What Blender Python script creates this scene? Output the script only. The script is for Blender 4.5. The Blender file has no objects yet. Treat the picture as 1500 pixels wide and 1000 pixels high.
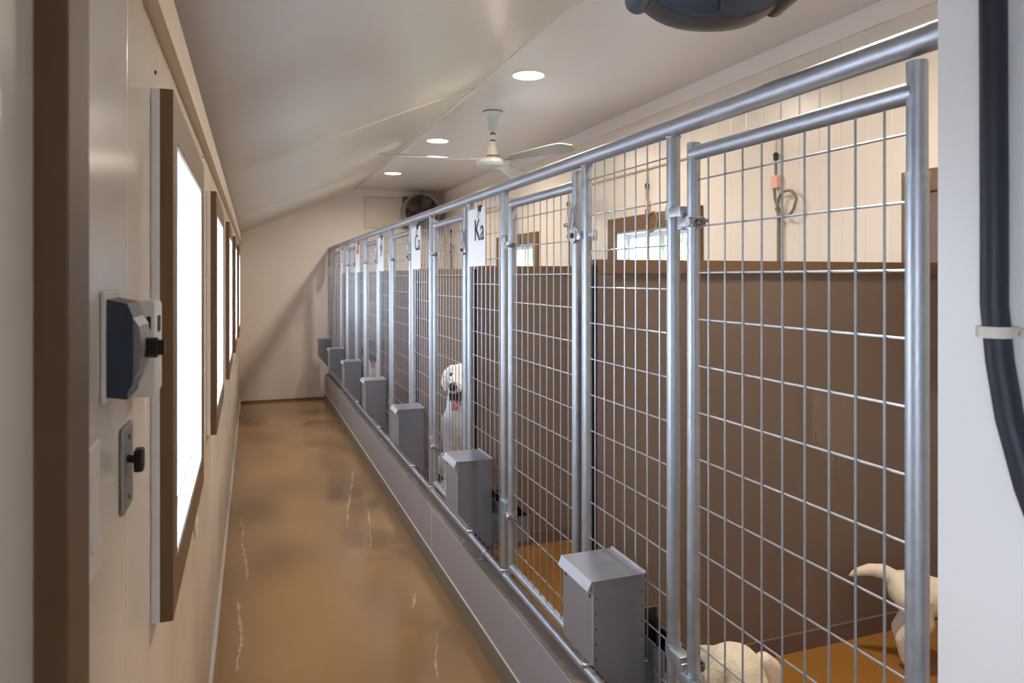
import bpy, bmesh, math, random
from mathutils import Vector, Matrix
random.seed(7)
PI = math.pi
SC = bpy.context.scene
C = SC.collection

# ------------------------------------------------------------------ camera
H = 1.839
F_PX = 1036.0
TH = 0.3564
cam_d = bpy.data.cameras.new('camera'); cam = bpy.data.objects.new('camera', cam_d); C.objects.link(cam)
cam.location = (0, 0, H)
cam.rotation_euler = (PI/2, 0, -TH)
cam_d.sensor_width = 36.0
cam_d.lens = F_PX/1500*36.0
cam_d.shift_y = -(500-406.3)/1500
cam_d.clip_start = 0.02
cam_d.dof.use_dof = True
cam_d.dof.focus_distance = 2.5
cam_d.dof.aperture_fstop = 6.3
SC.camera = cam

# ------------------------------------------------------------------ world, exposure
SC.view_settings.view_transform = 'Standard'
SC.view_settings.look = 'None'
SC.view_settings.gamma = 1.0
SC.view_settings.use_curve_mapping = False
SC.view_settings.exposure = 0.29
w = bpy.data.worlds.new('sky'); SC.world = w; w.use_nodes = True
bg = w.node_tree.nodes['Background']
bg.inputs[0].default_value = (0.75, 0.85, 1.0, 1)
bg.inputs[1].default_value = 14.0
SC.cycles.max_bounces = 10
SC.cycles.diffuse_bounces = 6
SC.cycles.glossy_bounces = 5
SC.cycles.transparent_max_bounces = 16
SC.cycles.sample_clamp_indirect = 6.0
SC.cycles.caustics_reflective = False
SC.cycles.caustics_refractive = False

# ------------------------------------------------------------------ layout numbers
P = 1.45                      # pen pitch along the corridor
XF, Y0, G = 1.160, 1.7675, 0.887
YB = Y0 + 7*P - G + 0.04      # back wall
YF = -2.2                     # wall behind the camera
XW = 2.93                     # right wall
ZT, ZB = 2.2755, 0.416        # fence rails
XC, ZC = 1.092, 0.374         # curb
ZP = 0.31                     # pen floor
XR, ZR = 1.525, 3.20          # ceiling crease
ZL = 2.41                     # low side of sloped ceiling
def xl(y): return -0.183 + 0.0055*y          # left wall, very slightly out of parallel

# ------------------------------------------------------------------ materials
def srgb(r, g, b):
    f = lambda c: (c/255/12.92 if c/255 <= .04045 else ((c/255+.055)/1.055)**2.4)
    return (f(r), f(g), f(b), 1)
def mat(name, col, rough=.5, metal=0, var=.06, scale=8, bump=0, bscale=60, rvar=0, coat=0, stretch=(1,1,1), spec=.5):
    m = bpy.data.materials.new(name); m.use_nodes = True
    nt = m.node_tree; N = nt.nodes; L = nt.links; b = N['Principled BSDF']
    b.inputs['Base Color'].default_value = col
    b.inputs['Roughness'].default_value = rough; b.inputs['Metallic'].default_value = metal
    b.inputs['Specular IOR Level'].default_value = spec
    if coat: b.inputs['Coat Weight'].default_value = coat; b.inputs['Coat Roughness'].default_value = .15
    tc = N.new('ShaderNodeTexCoord'); mp = N.new('ShaderNodeMapping'); mp.inputs['Scale'].default_value = stretch
    L.new(tc.outputs['Object'], mp.inputs[0])
    if var or rvar:
        n = N.new('ShaderNodeTexNoise'); n.inputs['Scale'].default_value = scale; n.inputs['Detail'].default_value = 6
        L.new(mp.outputs[0], n.inputs['Vector'])
    if var:
        r = N.new('ShaderNodeValToRGB')
        r.color_ramp.elements[0].position = .15; r.color_ramp.elements[1].position = .85
        r.color_ramp.elements[0].color = tuple(max(0, c*(1-var)) for c in col[:3])+(1,)
        r.color_ramp.elements[1].color = tuple(min(1, c*(1+var)) for c in col[:3])+(1,)
        L.new(n.outputs['Fac'], r.inputs[0]); L.new(r.outputs[0], b.inputs['Base Color'])
    if rvar:
        mr = N.new('ShaderNodeMapRange'); mr.inputs['From Min'].default_value = .1; mr.inputs['From Max'].default_value = .9
        mr.inputs['To Min'].default_value = max(.02, rough-rvar); mr.inputs['To Max'].default_value = rough+rvar
        L.new(n.outputs['Fac'], mr.inputs[0]); L.new(mr.outputs[0], b.inputs['Roughness'])
    if bump:
        n2 = N.new('ShaderNodeTexNoise'); n2.inputs['Scale'].default_value = bscale; n2.inputs['Detail'].default_value = 4
        L.new(mp.outputs[0], n2.inputs['Vector'])
        bp = N.new('ShaderNodeBump'); bp.inputs['Strength'].default_value = bump; bp.inputs['Distance'].default_value = .01
        L.new(n2.outputs['Fac'], bp.inputs['Height']); L.new(bp.outputs[0], b.inputs['Normal'])
    return m
def ribbed(m, axis, pitch, width, strength=.4):
    """fine panel grooves as relief on a wall liner"""
    nt = m.node_tree; N = nt.nodes; L = nt.links
    tc = N.new('ShaderNodeTexCoord'); sx = N.new('ShaderNodeSeparateXYZ'); L.new(tc.outputs['Object'], sx.inputs[0])
    md = N.new('ShaderNodeMath'); md.operation = 'PINGPONG'; md.inputs[1].default_value = pitch/2; L.new(sx.outputs[axis], md.inputs[0])
    mr = N.new('ShaderNodeMapRange'); mr.inputs['From Min'].default_value = 0; mr.inputs['From Max'].default_value = width; L.new(md.outputs[0], mr.inputs[0])
    bp = N.new('ShaderNodeBump'); bp.inputs['Strength'].default_value = strength; bp.inputs['Distance'].default_value = .003
    L.new(mr.outputs[0], bp.inputs['Height']); L.new(bp.outputs[0], N['Principled BSDF'].inputs['Normal'])
def emis(name, col, s):
    m = bpy.data.materials.new(name); m.use_nodes = True; nt = m.node_tree
    b = nt.nodes['Principled BSDF']; b.inputs['Base Color'].default_value = (.8,.8,.8,1)
    b.inputs['Emission Color'].default_value = col; b.inputs['Emission Strength'].default_value = s
    return m
def glassmat(name):
    m = bpy.data.materials.new(name); m.use_nodes = True; nt = m.node_tree; N = nt.nodes; L = nt.links
    N.remove(N['Principled BSDF']); out = N['Material Output']
    t = N.new('ShaderNodeBsdfTransparent'); t.inputs[0].default_value = (.96,.97,.98,1)
    g = N.new('ShaderNodeBsdfGlossy'); g.inputs['Roughness'].default_value = .02
    lw = N.new('ShaderNodeLayerWeight'); lw.inputs[0].default_value = .5
    pw = N.new('ShaderNodeMath'); pw.operation = 'POWER'; pw.inputs[1].default_value = 5; L.new(lw.outputs['Facing'], pw.inputs[0])
    ma = N.new('ShaderNodeMath'); ma.operation = 'MULTIPLY_ADD'; ma.inputs[1].default_value = .6; ma.inputs[2].default_value = .03; L.new(pw.outputs[0], ma.inputs[0])
    mx = N.new('ShaderNodeMixShader'); L.new(ma.outputs[0], mx.inputs[0]); L.new(t.outputs[0], mx.inputs[1]); L.new(g.outputs[0], mx.inputs[2])
    L.new(mx.outputs[0], out.inputs[0]); return m

M = {}
M['wall_l'] = mat('white_wall_liner', srgb(222,210,195), .22, var=.03, scale=2, rvar=.06)
ribbed(M['wall_l'], 1, .41, .006, .35)
M['wall_r'] = mat('cream_wall_liner', srgb(226,215,201), .30, var=.03, scale=2)
ribbed(M['wall_r'], 1, .152, .008, .5)
M['wall_b'] = mat('white_back_wall', srgb(238,230,223), .45, var=.03, scale=1.5)
M['wall_u'] = mat('white_painted_wall', srgb(226,222,218), .45, var=.02, scale=3, bump=.03, bscale=120)
M['ceil'] = mat('glossy_white_ceiling', srgb(216,212,208), .33, var=.02, scale=1.3, rvar=.06, bump=.006, bscale=3)
M['ceil_strip'] = mat('ceiling_joint_plastic', srgb(226,220,212), .2, var=.03)
M['trim_w'] = mat('cream_trim', srgb(214,198,176), .4, var=.05, scale=6)
M['brown'] = mat('brown_casing', srgb(114,87,60), .5, var=.10, scale=14, stretch=(1,1,.15), bump=.05, bscale=90)
M['white'] = mat('white_window_paint', srgb(236,238,240), .35, var=.02)
M['glass'] = glassmat('window_glass')
M['floor'] = mat('ochre_epoxy_floor', srgb(160,123,76), .24, coat=.35, var=.08, scale=1.1, rvar=.04, bump=.006, bscale=3)
M['penfloor'] = mat('ochre_pen_floor', srgb(148,101,42), .4, var=.10, scale=3, rvar=.08)
M['scuff'] = mat('pale_scuff', srgb(196,168,128), .4, var=.12, scale=40)
M['curb'] = mat('taupe_curb_panel', srgb(150,146,150), .4, var=.04, scale=4)
M['curb_top'] = mat('dirty_curb_top', srgb(122,107,96), .6, var=.22, scale=11, bump=.15, bscale=50)
M['curb_base'] = mat('brown_grey_base', srgb(122,108,94), .5, var=.08, scale=8)
M['caulk'] = mat('white_caulk', srgb(225,220,214), .5, var=.05)
M['galv'] = mat('galvanised_pipe', srgb(172,177,184), .46, metal=.85, var=.12, scale=38, rvar=.1, bump=.05, bscale=70)
M['wire'] = mat('galvanised_wire', srgb(166,171,178), .45, metal=.7, var=.12, scale=60, bump=.05, bscale=150)
M['zinc'] = mat('dull_zinc_clamp', srgb(178,182,186), .4, metal=.8, var=.18, scale=50, bump=.1, bscale=90)
M['dark_metal'] = mat('dark_bolt', srgb(72,70,70), .5, metal=.6, var=.2, scale=60)
M['bolt'] = mat('worn_bolt', srgb(126,126,128), .45, metal=.6, var=.25, scale=60)
M['steel'] = mat('brushed_feeder_steel', srgb(146,147,154), .38, metal=.55, var=.07, scale=10, stretch=(1,1,.2), rvar=.06)
M['steel_l'] = mat('bright_folded_steel', srgb(182,186,196), .35, metal=.5, var=.06, scale=20)
M['black'] = mat('black_plastic', srgb(22,21,22), .4, var=.1)
M['rubber'] = mat('black_rubber', srgb(26,28,36), .45, var=.15, scale=20)
M['kibble'] = mat('dark_kibble', srgb(54,36,26), .8, var=.35, scale=60, bump=.6, bscale=90)
M['div'] = mat('taupe_divider_panel', srgb(122,105,92), .55, var=.06, scale=3, rvar=.05, spec=.3)
M['worn'] = mat('pale_worn_paint', srgb(132,115,102), .55, var=.09, scale=60, stretch=(3,1,.4), spec=.3)
M['div_cap'] = mat('brown_divider_cap', srgb(116,89,66), .5, var=.10, scale=14, stretch=(.2,1,1))
M['div_base'] = mat('brown_divider_base', srgb(112,92,84), .5, var=.07, scale=9)
M['paper'] = mat('white_paper', srgb(238,238,242), .5, var=.02, scale=9)
M['ink'] = mat('dark_ink', srgb(52,52,58), .6, var=.05)
M['ink_red'] = mat('orange_print', srgb(212,128,92), .6, var=.15, scale=30)
M['ink_pink'] = mat('pink_print', srgb(214,170,168), .6, var=.12, scale=30)
M['fan'] = mat('aged_white_fan_enamel', srgb(205,212,207), .35, var=.04, scale=10)
M['fan_tan'] = mat('tan_fan_stem', srgb(214,206,188), .4, var=.06, scale=10)
M['blade'] = mat('grey_fan_blade', srgb(166,162,154), .3, var=.05, scale=6)
M['fan_dark'] = mat('brown_fan_housing', srgb(116,100,88), .5, var=.15, scale=14)
M['fan_ring'] = mat('grey_fan_ring', srgb(152,140,128), .45, var=.1, scale=14)
M['lamp'] = emis('lit_downlight', (1.0, .90, .74, 1), 5)
M['lamp_ring'] = mat('white_lamp_ring', srgb(235,228,218), .4, var=.02)
M['slate'] = mat('slate_blue_plastic', srgb(54,66,82), .35, var=.06, scale=12)
M['slate_d'] = mat('dark_brown_plastic', srgb(66,62,62), .4, var=.08, scale=12)
M['grey_p'] = mat('grey_plastic', srgb(142,138,136), .35, var=.06, scale=12)
M['white_p'] = mat('white_plastic', srgb(228,222,212), .35, var=.02)
M['plate'] = mat('steel_switch_plate', srgb(150,146,140), .35, metal=.6, var=.06, scale=20)
M['cable'] = mat('black_cable_jacket', srgb(22,25,38), .55, var=.12, scale=10)
M['clip'] = mat('beige_cable_clip', srgb(205,196,178), .45, var=.05)
M['hose'] = mat('grey_brown_hose', srgb(128,114,98), .5, var=.12, scale=30)
M['tag'] = mat('salmon_tag', srgb(230,178,162), .5, var=.08, scale=40)
M['copper'] = mat('pinkish_pipe', srgb(216,192,174), .4, var=.1, scale=20)
M['fur_c'] = mat('cream_fur', srgb(232,216,190), .9, var=.10, scale=18, bump=.5, bscale=130, spec=.1)
M['fur_w'] = mat('white_fur', srgb(232,228,220), .9, var=.08, scale=14, bump=.6, bscale=110, spec=.1)
M['fur_b'] = mat('black_fur', srgb(34,33,38), .8, var=.25, scale=18, bump=.5, bscale=110, spec=.2)
M['nose'] = mat('black_nose', srgb(20,18,18), .3, var=.1)
M['tongue'] = mat('pink_tongue', srgb(206,104,118), .45, var=.08, scale=30)
M['eye'] = mat('dark_eye', srgb(28,18,12), .1, var=0)
M['gravel'] = mat('pale_gravel', srgb(206,206,208), .9, var=.15, scale=30, bump=.4, bscale=60)
M['grass'] = mat('lawn', srgb(104,128,72), .9, var=.25, scale=3, bump=.5, bscale=20)
M['leaf'] = mat('shrub_leaves', srgb(104,142,78), .8, var=.3, scale=5, bump=.8, bscale=12)
M['siding'] = mat('pale_siding', srgb(220,224,228), .6, var=.04)

# ------------------------------------------------------------------ mesh helpers
def bx(bm, x0, x1, y0, y1, z0, z1, bev=0):
    g = bmesh.ops.create_cube(bm, size=1)
    vs = g['verts']
    bmesh.ops.scale(bm, vec=(abs(x1-x0), abs(y1-y0), abs(z1-z0)), verts=vs)
    bmesh.ops.translate(bm, vec=((x0+x1)/2, (y0+y1)/2, (z0+z1)/2), verts=vs)
    if bev:
        es = list({e for v in vs for e in v.link_edges})
        bmesh.ops.bevel(bm, geom=es, offset=bev, segments=2, affect='EDGES', profile=.5)
def prism(bm, pts, axis, a0, a1):
    """extrude a 2D outline along an axis: axis 'x' -> pts (y,z); 'y' -> (x,z); 'z' -> (x,y)"""
    def mk(p, a): return {'x': (a, p[0], p[1]), 'y': (p[0], a, p[1]), 'z': (p[0], p[1], a)}[axis]
    A = [bm.verts.new(mk(p, a0)) for p in pts]; B = [bm.verts.new(mk(p, a1)) for p in pts]
    n = len(pts)
    for i in range(n): bm.faces.new((A[i], A[(i+1) % n], B[(i+1) % n], B[i]))
    bm.faces.new(A[::-1]); bm.faces.new(B)
def tube(bm, pts, r, seg=10, cap=True):
    pts = [Vector(p) for p in pts]; n = len(pts)
    rs = r if isinstance(r, (list, tuple)) else [r]*n
    rings = []; up = None
    for i, p in enumerate(pts):
        t = (pts[min(i+1, n-1)]-pts[max(i-1, 0)]).normalized()
        if up is None:
            up = Vector((0, 0, 1)) if abs(t.z) < .9 else Vector((1, 0, 0))
        a = (up - t*up.dot(t)).normalized(); b = t.cross(a); up = a
        rings.append([bm.verts.new(p+(a*math.cos(k*2*PI/seg)+b*math.sin(k*2*PI/seg))*rs[i]) for k in range(seg)])
    for i in range(n-1):
        for k in range(seg):
            bm.faces.new((rings[i][k], rings[i][(k+1) % seg], rings[i+1][(k+1) % seg], rings[i+1][k]))
    if cap:
        bm.faces.new(rings[0][::-1]); bm.faces.new(rings[-1])
def lathe(bm, prof, seg=24, origin=(0, 0, 0)):
    o = Vector(origin); rings = []
    for r, z in prof:
        rings.append([bm.verts.new(o+Vector((r*math.cos(2*PI*k/seg), r*math.sin(2*PI*k/seg), z))) for k in range(seg)])
    for i in range(len(prof)-1):
        for k in range(seg):
            bm.faces.new((rings[i][k], rings[i][(k+1) % seg], rings[i+1][(k+1) % seg], rings[i+1][k]))
    bm.faces.new(rings[0][::-1]); bm.faces.new(rings[-1])
def mesh(name, bm, m, smooth=False):
    bmesh.ops.recalc_face_normals(bm, faces=bm.faces)
    me = bpy.data.meshes.new(name); bm.to_mesh(me); bm.free()
    if m: me.materials.append(M[m] if isinstance(m, str) else m)
    if smooth:
        me.polygons.foreach_set('use_smooth', [True]*len(me.polygons))
        try: me.set_sharp_from_angle(angle=math.radians(40))
        except Exception: pass
    return me
def obj(name, bm, m, parent=None, smooth=False, loc=None, rot=None):
    me = bm if isinstance(bm, bpy.types.Mesh) else mesh(name, bm, m, smooth)
    o = bpy.data.objects.new(name, me); C.objects.link(o)
    if parent: o.parent = parent
    if loc: o.location = loc
    if rot: o.rotation_euler = rot
    return o
def nb(): return bmesh.new()
def boxobj(name, b, m, parent=None, bev=0):
    bm = nb(); bx(bm, *b, bev=bev); return obj(name, bm, m, parent)
def tag(o, label, cat, group=None, kind=None):
    if label: o['label'] = label
    if cat: o['category'] = cat
    if group: o['group'] = group
    if kind: o['kind'] = kind
    return o
def thing(name, label, cat, loc=(0, 0, 0), rotz=0, group=None, kind=None):
    o = bpy.data.objects.new(name, None); C.objects.link(o)
    o.empty_display_size = .1
    o.location = loc; o.rotation_euler = (0, 0, rotz)
    return tag(o, label, cat, group, kind)
def dup(root, loc, label=None, rotz=None):
    r = root.copy(); C.objects.link(r); r.location = loc
    if rotz is not None: r.rotation_euler = (0, 0, rotz)
    if label: r['label'] = label
    for ch in root.children:
        c = ch.copy(); C.objects.link(c); c.parent = r
        for g in ch.children:
            d = g.copy(); C.objects.link(d); d.parent = c
    return r
def struct(o, label=None, cat=None): return tag(o, label, cat, None, 'structure')

# ================================================================== STRUCTURE
# outside ground
struct(boxobj('ground', (-40, 40, -30, 45, -.25, -.13), 'gravel'), 'pale gravel yard around the building', 'ground')
struct(boxobj('lawn', (5.0, 40, -30, 45, -.128, -.11), 'grass'), 'green lawn outside the kennel windows', 'lawn')

# floor
fl = boxobj('floor', (-.36, XW, YF-.1, YB+.1, -.12, 0), 'floor')
struct(fl, 'glossy ochre epoxy corridor floor', 'floor')
def scuff(pts, wd):
    bm = nb(); L_ = []; R_ = []
    fine = []
    for (a, b) in zip(pts[:-1], pts[1:]):
        for k in range(5):
            u = k/5; fine.append((a[0]*(1-u)+b[0]*u+random.uniform(-.004, .004), a[1]*(1-u)+b[1]*u))
    pts = fine+[pts[-1]]
    for i, (x, y) in enumerate(pts):
        ww = wd*random.choice((.25, .5, .8, 1.2, 1.5))*(0.25 if i in (0, len(pts)-1) else 1)
        L_.append((x-ww/2, y)); R_.append((x+ww/2, y))
    for i in range(len(pts)-1):
        q = [L_[i], R_[i], R_[i+1], L_[i+1]]
        bot = [bm.verts.new((a, b, .0002)) for a, b in q]; top = [bm.verts.new((a, b, .0010)) for a, b in q]
        bm.faces.new(top); bm.faces.new(bot[::-1])
        for k in range(4): bm.faces.new((bot[k], bot[(k+1) % 4], top[(k+1) % 4], top[k]))
    obj('scuff_mark', bm, 'scuff', fl)
def fp(px, py):   # a point of the floor from where the photograph shows it
    d = F_PX*H/(py-406.3); xc = (px-750)/F_PX*d
    return (xc*math.cos(TH)+d*math.sin(TH), -xc*math.sin(TH)+d*math.cos(TH))
def scuff_px(pp, wd): scuff([fp(*q) for q in pp], wd)
scuff_px([(352,760),(356,775),(355,795),(358,812),(361,832),(363,848)], .012)
scuff_px([(349,880),(351,905),(354,925),(353,945),(348,965),(347,985)], .014)
scuff_px([(517,690),(515,712),(511,735),(509,755),(510,775)], .014)
scuff_px([(539,742),(541,765),(543,785),(542,806)], .010)
scuff_px([(608,868),(607,880),(605,890)], .012)
scuff_px([(641,925),(640,950),(638,975),(640,995)], .010)
pf = boxobj('floor_pens', (XC+.118, XW, .812, YB, 0.001, ZP), 'penfloor')
struct(pf, 'raised ochre kennel floor behind the mesh fence', 'floor')
for (x, y, r) in [(1.9,1.95,.012),(1.75,1.85,.010),(1.82,1.78,.008),(2.1,2.0,.008),(2.25,1.7,.010),(1.95,1.7,.007),(2.0,2.22,.008),(1.83,2.24,.012)]:
    bm = nb(); lathe(bm, [(r, ZP+.0005), (r*.6, ZP+.004)], 7); obj('dirt_spot', bm, 'kibble', pf)

# ceiling: sloped left half and flat right half, one liner
bm = nb()
sl = (ZR-ZL)/(XR-(-.30))
prism(bm, [(-.36, ZL-.03), (XR, ZR), (XW+.1, ZR), (XW+.1, ZR+.12), (XR, ZR+.12), (-.36, ZL+.1)], 'y', YF-.1, YB+.1)
ceil = obj('ceiling', bm, 'ceil'); struct(ceil, 'glossy white ceiling, sloped above the windows and flat above the kennels', 'ceiling')
def zc_at(x): return ZR if x > XR else ZR-(XR-x)*(ZR-ZL+.03)/(XR+.36)
for y in (1.2, 4.8, 8.4):
    bm = nb(); a = (-.15, zc_at(-.15)-.001); b_ = (XR, ZR-.001)
    prism(bm, [(a[0], a[1]+.004), (b_[0], b_[1]+.004), (b_[0], b_[1]-.005), (a[0], a[1]-.005)], 'y', y-.014, y+.014)
    obj('joint_strip', bm, 'ceil_strip', ceil)
bm = nb(); prism(bm, [(XR-.016, ZR-.004), (XR+.018, ZR+.003), (XR+.018, ZR-.005), (XR-.016, ZR-.013)], 'y', YF, YB)
obj('ridge_strip', bm, 'ceil_strip', ceil)

# left wall with five window openings
WY = [-.72]+[1.50+1.71*k for k in range(5)]  # first opening is an unseen addition that brightens the utility wall
WW, WZ0, WZ1, TW = 1.0, 1.18, 2.20, .088
def lbox(bm, y0, y1, z0, z1, xo=-.36):
    v = [bm.verts.new(p) for p in ((xo, y0, z0), (xl(y0), y0, z0), (xl(y1), y1, z0), (xo, y1, z0), (xo, y0, z1), (xl(y0), y0, z1), (xl(y1), y1, z1), (xo, y1, z1))]
    for f in ((0, 3, 2, 1), (4, 5, 6, 7), (0, 1, 5, 4), (1, 2, 6, 5), (2, 3, 7, 6), (3, 0, 4, 7)): bm.faces.new([v[i] for i in f])
bm = nb()
oz0, oz1 = WZ0+TW, WZ1-TW
lbox(bm, YF, YB, 0, oz0); lbox(bm, YF, YB, oz1, ZL-.02)
ys = [YF]+[v for y in WY for v in (y+TW, y+WW-TW)]+[YB]
for i in range(0, len(ys), 2): lbox(bm, ys[i], ys[i+1], oz0, oz1)
wl = obj('wall_left', bm, 'wall_l'); struct(wl, 'glossy white liner wall with brown-trimmed windows', 'wall')
bm = nb(); v = []
for y in (YF, YB):
    x = xl(y); v.append([bm.verts.new(p) for p in ((x, y, 2.33), (x+.025, y, 2.33), (x+.025, y, 2.425), (x, y, 2.415))])
for k in range(4): bm.faces.new((v[0][k], v[0][(k+1) % 4], v[1][(k+1) % 4], v[1][k]))
bm.faces.new(v[0][::-1]); bm.faces.new(v[1])
struct(obj('trim_1', bm, 'trim_w'), 'cream trim board where the left wall meets the sloped ceiling', 'trim')
bm = nb(); v = []
for y in (YF, YB):
    x = xl(y); v.append([bm.verts.new(p) for p in ((x, y, 0), (x+.012, y, 0), (x+.012, y, .05), (x, y, .07))])
for k in range(4): bm.faces.new((v[0][k], v[0][(k+1) % 4], v[1][(k+1) % 4], v[1][k]))
bm.faces.new(v[0][::-1]); bm.faces.new(v[1])
struct(obj('baseboard_left', bm, 'wall_b'), 'narrow white baseboard strip along the left wall', 'baseboard')

struct(boxobj('trim_3', (xl(.78)-.002, xl(.78)+.027, .735, .825, 0, 2.33), 'brown', bev=.002), 'blurred brown vertical casing board at the left photo edge', 'trim')
t1 = bpy.data.objects['trim_1']
for (y, z) in ((.92, 2.30), (1.56, 2.245), (2.18, 2.245), (2.95, 2.30)):
    bm = nb(); tube(bm, [(xl(y), y, z), (xl(y)+.003, y, z)], .004, 8); obj('screw', bm, 'dark_metal', t1)
def portal(name, loc, rot, sx, sy):
    ld = bpy.data.lights.new(name, 'AREA'); ld.shape = 'RECTANGLE'; ld.size = sx; ld.size_y = sy
    ld.cycles.is_portal = True
    o = bpy.data.objects.new(name, ld); C.objects.link(o); o.location = loc; o.rotation_euler = rot
def left_window(n, y, label):
    x = xl(y+WW/2)
    t = thing('window_%d' % n, label, 'window', (x, y, WZ0), kind='structure')
    hh = WZ1-WZ0
    def ring(nm, m, x0, x1, inset, wd):
        a, b = inset, wd
        boxobj(nm, (x0, x1, a, b, a, hh-a), m, t); boxobj(nm, (x0, x1, WW-b, WW-a, a, hh-a), m, t)
        boxobj(nm, (x0, x1, b, WW-b, hh-b, hh-a), m, t); boxobj(nm, (x0, x1, b, WW-b, a, b), m, t)
    ring('backing_strip', 'white', -.002, .013, 0, TW)
    ring('casing_board', 'brown', .013, .036, 0, TW)
    ring('reveal_board', 'white', -.165, .034, TW, TW+.012)
    boxobj('sill', (-.165, .004, TW+.012, WW-TW-.012, TW+.012, TW+.022), 'white', t)
    ring('sash', 'white', -.150, -.115, TW+.012, TW+.06)
    boxobj('sash_rail', (-.148, -.118, TW+.06, WW-TW-.06, hh/2-.02, hh/2+.02), 'white', t)
    boxobj('pane', (-.135, -.131, TW+.05, WW-TW-.05, TW+.05, hh/2-.015), 'glass', t)
    boxobj('pane', (-.135, -.131, TW+.05, WW-TW-.05, hh/2+.015, hh-TW-.05), 'glass', t)
    portal('window_portal', (x-.20, y+WW/2, (WZ0+WZ1)/2), (0, -PI/2, 0), hh-2*TW, WW-2*TW)
for i, (y, lab) in enumerate(zip(WY, ['window with brown casing behind the camera', 'tall brown-cased window beside the switch plate', 'second complete brown-cased window along the left wall', 'third complete brown-cased window along the left wall', 'fourth complete brown-cased window along the left wall', 'farthest brown-cased window before the back wall'])):
    left_window(i+1, y, lab)

# right wall, with windows
RWY = [4.10, 7.03]
RW, RZ0, RZ1, RT = 1.33, 1.36, 2.335, .12
bm = nb(); T0, T1 = XW, XW+.16
oz0r, oz1r = RZ0+RT, RZ1-RT
bx(bm, T0, T1, YF, YB, 0, oz0r); bx(bm, T0, T1, YF, YB, oz1r, ZR)
ys = [YF]+[v for y in RWY for v in (y+RT, y+RW-RT)]+[YB]
for i in range(0, len(ys), 2): bx(bm, T0, T1, ys[i], ys[i+1], oz0r, oz1r)
struct(obj('wall_right', bm, 'wall_r'), 'cream ribbed wall behind the kennels', 'wall')
struct(boxobj('trim_2', (XW-.016, XW, .812, YB, 3.09, ZR-.001), 'wall_b'), 'pale trim board along the top of the right wall', 'trim')
def right_window(n, y, label):
    t = thing('window_%d' % n, label, 'window', (XW, y, RZ0), kind='structure')
    hh = RZ1-RZ0
    def ring(nm, m, x0, x1, a, b):
        boxobj(nm, (x0, x1, a, b, a, hh-a), m, t); boxobj(nm, (x0, x1, RW-b, RW-a, a, hh-a), m, t)
        boxobj(nm, (x0, x1, b, RW-b, hh-b, hh-a), m, t); boxobj(nm, (x0, x1, b, RW-b, a, b), m, t)
    ring('casing_board', 'brown', -.028, .002, 0, RT)
    ring('reveal_board', 'white', -.005, .14, RT, RT+.012)
    ring('sash', 'white', .10, .13, RT+.012, RT+.05)
    boxobj('mullion', (.10, .13, RW/2-.03, RW/2+.03, RT+.05, hh-RT-.05), 'white', t)
    for j in (0, 1):
        a, b = (RT+.05, RW/2-.03) if j == 0 else (RW/2+.03, RW-RT-.05)
        boxobj('pane', (.113, .117, a, b, RT+.05, hh-RT-.05), 'glass', t)
        boxobj('glazing_bar', (.105, .125, (a+b)/2-.008, (a+b)/2+.008, RT+.05, hh-RT-.05), 'white', t)
        boxobj('glazing_bar', (.105, .125, a, b, hh*.5-.008, hh*.5+.008), 'white', t)
    portal('window_portal', (XW+.2, y+RW/2, (RZ0+RZ1)/2), (0, PI/2, 0), hh-2*RT, RW-2*RT)
for i, (y, lab) in enumerate(zip(RWY, ['brown-cased kennel window seen above the second divider', 'far brown-cased kennel window beside the paper sign'])):
    right_window(i+7, y, lab)

# brown casing behind the nearest gate; leaf added to keep daylight off the divider
dr = thing('door_1', 'closed brown wooden hatch on the kennel wall, mostly hidden by the nearest gate', 'hatch door', (XW, 1.17, RZ0), kind='structure')
for b in ((-.028, 0, 0, .1, 0, .975), (-.028, 0, 1.23, 1.33, 0, .975), (-.028, 0, .1, 1.23, .875, .975), (-.028, 0, .1, 1.23, 0, .1)): boxobj('casing_board', b, 'brown', dr)
dl = boxobj('door_leaf', (-.016, 0, .1, 1.23, .1, .875), 'div_base', dr)
boxobj('handle', (-.03, -.016, .62, .70, .3, .32), 'zinc', dl)
# back wall, wall behind the camera
def endwall(name, y0, y1, label, m):
    bm = nb(); prism(bm, [(-.36, 0), (XW+.1, 0), (XW+.1, ZR), (XR, ZR), (-.36, ZL-.03)], 'y', y0, y1)
    return struct(obj(name, bm, m), label, 'wall')
endwall('wall_back', YB, YB+.12, 'white end wall of the corridor under the sloped ceiling', 'wall_b')
endwall('wall_front', YF-.12, YF, 'plain white wall behind the camera', 'wall_u')
struct(boxobj('baseboard_back', (xl(YB), XC, YB-.012, YB, 0, .03), 'curb_base'), 'thin dark baseboard strip along the end wall', 'baseboard')
# utility room wall on the right of the doorway
bm = nb()
prism(bm, [(1.02, 0), (1.12, 0), (1.12, zc_at(1.12)), (1.02, zc_at(1.02))], 'y', YF, .812)
prism(bm, [(1.12, 0), (XW, 0), (XW, ZR), (XR, ZR), (1.12, zc_at(1.12))], 'y', .712, .812)
struct(obj('wall_utility', bm, 'wall_u'), 'white wall corner at the right edge carrying a black cable', 'wall')

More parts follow.
